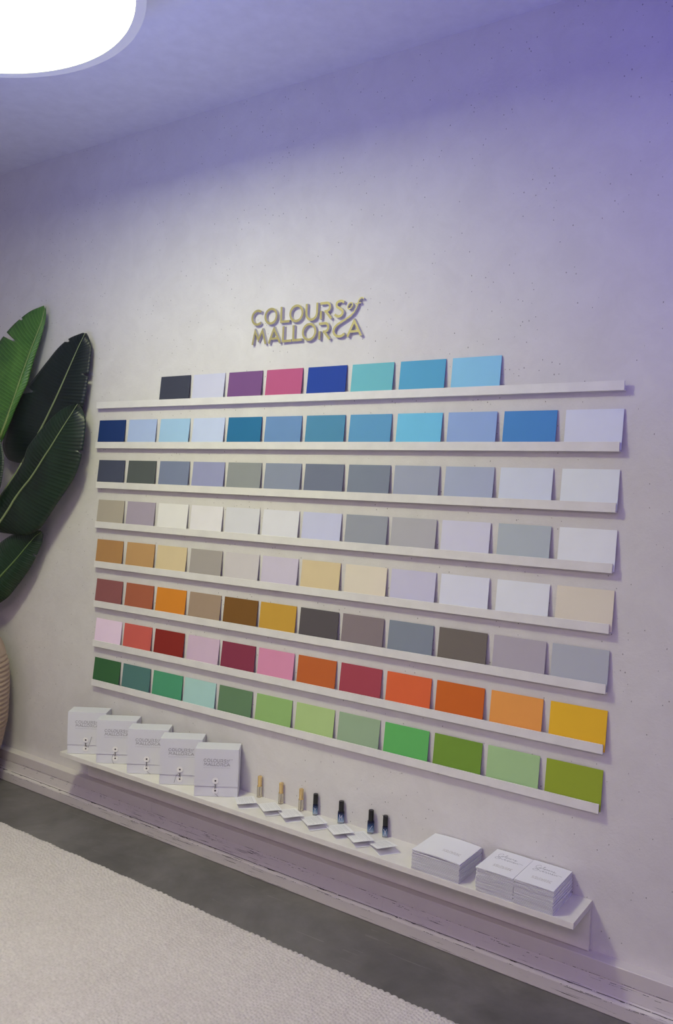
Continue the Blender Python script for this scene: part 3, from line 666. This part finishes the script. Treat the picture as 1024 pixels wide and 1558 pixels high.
def stack(x0, y0, wx, wy, count, H, desc, toplabel, group, printed, seed, yaws=0.0):
    rr = random.Random(seed); z_ = ZS + 0.0004; th = H/count
    for k in range(count):
        last = k == count - 1
        o = booklet(x0, y0, wx, wy, z_, th, math.radians(rr.uniform(-0.8, 0.8)*(0.3 if last else 1) + yaws),
                    rr.uniform(-0.0016, 0.0012), rr.uniform(-0.0014, 0.0002), seed*100 + k, printed if last else None, bow=((0.0034 if count == 12 else 0.0012) if last else 0.0))
        # a rising fan: upper booklets carry a touch more opening at the left
        z_ += th*(1.0 + 0.0)
        tag(o, toplabel if last else desc, 'booklet', None if last else group)
stack(1.632, -0.1535, 0.156, 0.150, 12, 0.0565, 'white booklet in the single stack right of the bottles, below its top one', 'topmost white booklet with bronze logo, single stack by the bottles',
      'booklets stacked beside the bottles', dict(k=0.056/480, pos=(-0.002, -0.030)), 3)
stack(1.839, -0.1555, 0.1115, 0.151, 15, 0.0665, 'white booklet in the left half of the double stack, below its top booklet', 'top white booklet with script lettering, left half of the double stack',
      'booklets in the left half of the double stack', dict(k=0.056/480, pos=(-0.022, -0.038), script=(0.00078, -0.036, 0.030)), 5)
stack(1.9520, -0.1555, 0.1115, 0.151, 15, 0.0665, 'white booklet in the right half of the double stack, below its top booklet', 'top white booklet with script lettering, right half of the double stack',
      'booklets in the right half of the double stack', dict(k=0.056/480, pos=(-0.022, -0.038), script=(0.00078, -0.036, 0.030)), 8)

# ------------------------------------------------------------------ rug
def build_rug():
    x0, x1, y0, y1 = -0.33, 2.6, -2.1, -0.352
    fx0, fx1, fy0 = -0.329, 2.25, -1.35         # finely woven region that the picture shows
    xs = np.concatenate([np.arange(x0, fx0, 0.03), np.arange(fx0, fx1, 0.0023), np.arange(fx1, x1 + 0.001, 0.03)])
    ys = np.concatenate([np.arange(y0, fy0, 0.03), np.arange(fy0, y1 + 1e-9, 0.0024)])
    Xg, Yg = np.meshgrid(xs, ys)
    px, py = 0.0095, 0.0125
    rs = np.random.RandomState(4)
    Xw = Xg + 0.0015*np.sin(Yg*5.0) + 0.0004*np.sin(Yg*61 + Xg*7)
    rowi = np.floor(Xw/px).astype(int); ph = rs.rand(2000)
    stretch = 0.85 + 0.35*rs.rand(2000)
    u = Xw/px - rowi
    vv = Yg/(py*stretch[rowi % 2000]) + ph[rowi % 2000] + 0.12*(u-0.5)
    celli = np.floor(vv).astype(int); v = vv - celli
    amp = 0.6 + 0.6*np.random.RandomState(9).rand(997)[(rowi*131 + celli*17) % 997]
    hgt = 0.0054*amp*(np.sin(np.pi*u)**0.55)*(np.sin(np.pi*v)**0.5)
    low = 0.0006*np.sin(Xg*5.1 + 1)*np.sin(Yg*6.3)
    Zg = 0.0135 + hgt + low
    coarse = (Xg < fx0) | (Xg > fx1) | (Yg < fy0); Zg[coarse] = 0.0155
    # whipped edge along the wall side
    de = y1 - Yg
    ep = 0.0205; eu = Xg/ep + 0.45*np.sin(Xg*11) + 0.3*np.sin(Xg*27 + 1); bulge = np.abs(np.sin(np.pi*eu))**0.7*(0.55 + 0.45*np.sin(np.floor(eu)*2.7)**2)
    e_ = np.clip(de/0.012, 0, 1)
    edge = 0.0125 + 0.0055*bulge
    Zg = np.where(de < 0.012, edge*np.sqrt(np.clip(1-(1-e_)**2, 0, 1))*1.0 + 0.0*Zg, Zg)
    Yg = np.where(de < 0.012, Yg + 0.0035*(bulge-0.5) + 0.0045*np.sin(Xg*3.1)*0.5, Yg + 0.0022*np.sin(Xg*3.1)*np.exp(-np.clip(de, 0, 1)*8))
    ny, nx = Xg.shape
    co = np.stack([Xg, Yg, Zg], -1).reshape(-1, 3)
    # skirt down to the floor
    idx = np.arange(ny*nx).reshape(ny, nx)
    q = np.stack([idx[:-1, :-1], idx[:-1, 1:], idx[1:, 1:], idx[1:, :-1]], -1).reshape(-1, 4)
    per = np.concatenate([idx[0, :], idx[1:, -1], idx[-1, :-1][::-1], idx[1:-1, 0][::-1]])
    sk = co[per].copy(); sk[:, 2] = 0.0005
    base = len(co); co = np.concatenate([co, sk]); m_ = len(per)
    k = np.arange(m_); k2 = (k+1) % m_
    q = np.concatenate([q, np.stack([per[k], base + k, base + k2, per[k2]], -1)])
    me = bpy.data.meshes.new('woven_rug')
    me.vertices.add(len(co)); me.vertices.foreach_set('co', co.astype(np.float32).ravel())
    me.loops.add(len(q)*4); me.loops.foreach_set('vertex_index', q.astype(np.int32).ravel())
    me.polygons.add(len(q)); me.polygons.foreach_set('loop_start', (np.arange(len(q))*4).astype(np.int32)); me.polygons.foreach_set('loop_total', np.full(len(q), 4, np.int32))
    me.polygons.foreach_set('use_smooth', np.ones(len(q), bool))
    me.update(); me.validate()
    m = new_mat('undyed_wool', rough=0.95); v = coords(m)
    c = ramp(m, noise(m, v, 3, 5, 0.6), [(0.3, (0.60, 0.555, 0.525)), (0.7, (0.68, 0.635, 0.605))])
    c = mixc(m, 0.3, c, ramp(m, noise(m, v, 95, 3), [(0.3, (0.46, 0.425, 0.40)), (0.7, (0.78, 0.74, 0.71))]))
    LK(m, c, BS(m).inputs['Base Color']); BS(m).inputs['Sheen Weight'].default_value = 0.15
    bump(m, noise(m, coords(m), 700, 3), 0.4, 0.0010)
    me.materials.append(m)
    o = bpy.data.objects.new('woven_rug', me); COL.objects.link(o)
    tag(o, 'thick off-white woven wool rug with pebbly loops on the grey concrete floor', 'rug')
build_rug()

# ------------------------------------------------------------------ vase
VX, VY = -0.62, -0.28
prof = [(0.150, 0.0), (0.168, 0.02), (0.198, 0.09), (0.222, 0.165), (0.230, 0.193), (0.242, 0.256), (0.250, 0.305), (0.2525, 0.38), (0.2535, 0.45), (0.2515, 0.50), (0.247, 0.55), (0.238, 0.577), (0.226, 0.62), (0.210, 0.655), (0.185, 0.695), (0.150, 0.735), (0.120, 0.760), (0.112, 0.785), (0.122, 0.800)]
dense = smooth_path(prof, 20); vp = []
for r, z in dense:
    if 0.03 < z < 0.598:
        # slanting coils: scalloped ribs 20 mm apart
        t = ((z - 0.03) / 0.0205) % 1.0
        r = r - 0.0075 + 0.0085*abs(math.sin(math.pi*t))**0.55
    vp.append((r, z))
vp += [(0.112, 0.798), (0.100, 0.775), (0.098, 0.74)]
VM = new_mat('ribbed_clay', rough=0.6); v = coords(VM)
LK(VM, ramp(VM, noise(VM, v, 4, 5, 0.6), [(0.3, (0.40, 0.29, 0.215)), (0.7, (0.52, 0.40, 0.31))]), BS(VM).inputs['Base Color'])
bump(VM, noise(VM, v, 120, 4), 0.3, 0.001)
vo_ = MB().lathe(vp, 96).build('ribbed_vase', VM, loc=(VX, VY, 0.0), smooth=True)
tag(vo_, 'large beige-brown horizontally ribbed floor vase at the left edge of the frame', 'vase')

# ------------------------------------------------------------------ plant
PT = empty('banana_plant', (VX, VY, 0.745))
tag(PT, 'large-leaved green banana-like plant leaning against the wall from the ribbed vase', 'plant')
LM = {1: mat_leaf('bright_green_leaf', (0.04, 0.13, 0.025), (0.095, 0.235, 0.045), 0.42), 2: mat_leaf('blackish_green_leaf', (0.004, 0.009, 0.010), (0.008, 0.017, 0.015), 0.45),
      3: mat_leaf('deep_green_leaf', (0.006, 0.015, 0.010), (0.013, 0.034, 0.018), 0.42), 4: mat_leaf('dark_green_leaf', (0.008, 0.025, 0.012), (0.016, 0.048, 0.022), 0.36)}
LM[5] = LM[3]
RIB = {k: new_mat('leaf_midrib', c, 0.45) for k, c in {1: (0.24, 0.33, 0.11), 2: (0.26, 0.32, 0.16), 3: (0.25, 0.32, 0.15), 4: (0.16, 0.26, 0.09), 5: (0.10, 0.15, 0.06)}.items()}
TEAR = {1: [('L', 0.15, 0.12, 0.8), ('L', 0.275, 0.45, 2.4)], 2: [('L', 0.10, 0.25, 2.0), ('L', 0.475, 0.36, 6.0), ('R', 0.27, 0.2, 1.4)], 3: [('R', 0.27, 0.14, 1.4)], 4: [('R', 0.22, 0.22, 1.3), ('L', 0.13, 0.2, 1.3)], 5: []}
def cr(arr, n):
    return smooth_path([tuple(p) for p in arr], n)
def build_leaf(k):
    Lp, Mp, Rp = (cr(a, 10) for a in LEAF[k])
    n = len(Mp); cols = 9
    off = Vector((VX, VY, 0.745)); bm = bmesh.new(); uvl = bm.loops.layers.uv.new('UVMap')
    mid = [Vector(p) - off for p in Mp]
    midv = [bm.verts.new(p) for p in mid]
    for side, E_ in (('L', Lp), ('R', Rp)):
        edge = [Vector(p) - off for p in E_]
        grid = []
        for i in range(n):
            row = [midv[i]]
            for c in range(1, cols+1):
                s = c/cols
                # side veins sweep towards the tip: skew sampling along the edge, none at the ends
                p = mid[i].lerp(edge[i], s)
                t = i/(n-1)
                arch = 0.012*math.sin(math.pi*s)*math.sin(math.pi*min(1, t*1.02))
                rip = 0.0030*s*(1 - s)*math.sin(2*math.pi*(t*23 + s*1.5))*math.sin(math.pi*t)
                p = p + Vector((0, -arch + rip, 0))
                row.append(bm.verts.new(p))
            grid.append(row)
        tears = {}
        for sd, at, dep, wid in TEAR[k]:
            if sd != side: continue
            i0 = int(at*(n-1)); c0 = int(round(cols*(1-dep))); tears[i0] = c0
            old = {(i, c): grid[i][c].co.copy() for i in range(max(0, i0-7), min(n, i0+9)) for c in range(cols+1)}
            for c in range(c0 + 1, cols+1):
                g = (c - c0)/(cols - c0) * wid * 0.5          # half gap, in rows
                for q in range(6):
                    fall = g*(1 - q/6.0)
                    for ii, sg in ((i0 - q, -1), (i0 + 1 + q, 1)):
                        if not (1 < ii < n-2): continue
                        j0 = int(math.floor(fall)); fr = fall - j0
                        a = ii + sg*j0; b2 = ii + sg*(j0+1)
                        if (a, c) in old and (b2, c) in old:
                            grid[ii][c].co = old[(a, c)].lerp(old[(b2, c)], fr)
        for i in range(n-1):
            for c in range(cols):
                if i in tears and c >= tears[i]: continue
                vs_ = [grid[i][c], grid[i][c+1], grid[i+1][c+1], grid[i+1][c]]
                if side == 'R': vs_ = vs_[::-1]
                try: f = bm.faces.new(vs_)
                except ValueError: continue
                uvs = [((i)/(n-1) + 0.06*c/cols, c/cols), ((i)/(n-1) + 0.06*(c+1)/cols, (c+1)/cols), ((i+1)/(n-1) + 0.06*(c+1)/cols, (c+1)/cols), ((i+1)/(n-1) + 0.06*c/cols, c/cols)]
                if side == 'R': uvs = uvs[::-1]
                for l_, q in zip(f.loops, uvs): l_[uvl].uv = q
    me = bpy.data.meshes.new('leaf'); bm.to_mesh(me); bm.free()
    for p in me.polygons: p.use_smooth = True
    me.materials.append(LM[k])
    o = bpy.data.objects.new('leaf', me); COL.objects.link(o); o.parent = PT
    sm = o.modifiers.new('thickness', 'SOLIDIFY'); sm.thickness = 0.0009; sm.offset = 1
    lab = {1: 'bright green uppermost leaf', 2: 'blackish green torn leaf', 3: 'glossy ribbed dark leaf in front', 4: 'lowest leaf'}.get(k)
    if lab: o['label'] = lab
    # midrib stands out on the room side
    pts = [p + Vector((0, -0.0022, 0)) for p in mid[::3]]
    m_ = len(pts); rad = [0.0009 + 0.0048*(q/(m_-1))**0.8 for q in range(m_)]
    MB().tube(pts, rad, 8).build('midrib', RIB[k], o, smooth=True)
    # leaf stalk from the blade base down into the vase
    base = mid[-1]; prev = mid[-6]
    d_ = (base - prev).normalized()
    neck = Vector((0.02*math.cos(k*2.1), 0.02*math.sin(k*2.1), 0.002))
    if k == 4: c1 = base + Vector((-0.05, -0.05, 0.06)); c2 = neck + Vector((0.01, 0.03, 0.14))
    else: c1 = base + d_*0.18; c2 = neck + Vector((0, 0, 0.22))
    pts = []
    for q in range(15):
        t = q/14; pts.append((1-t)**3*(base + Vector((0, -0.0022, 0))) + 3*(1-t)**2*t*c1 + 3*(1-t)*t*t*c2 + t**3*neck)
    MB().tube(pts, [0.0057 + 0.005*q/14 for q in range(15)], 10).build('leaf_stalk', RIB[k], PT, smooth=True)
for k in LEAF: build_leaf(k)
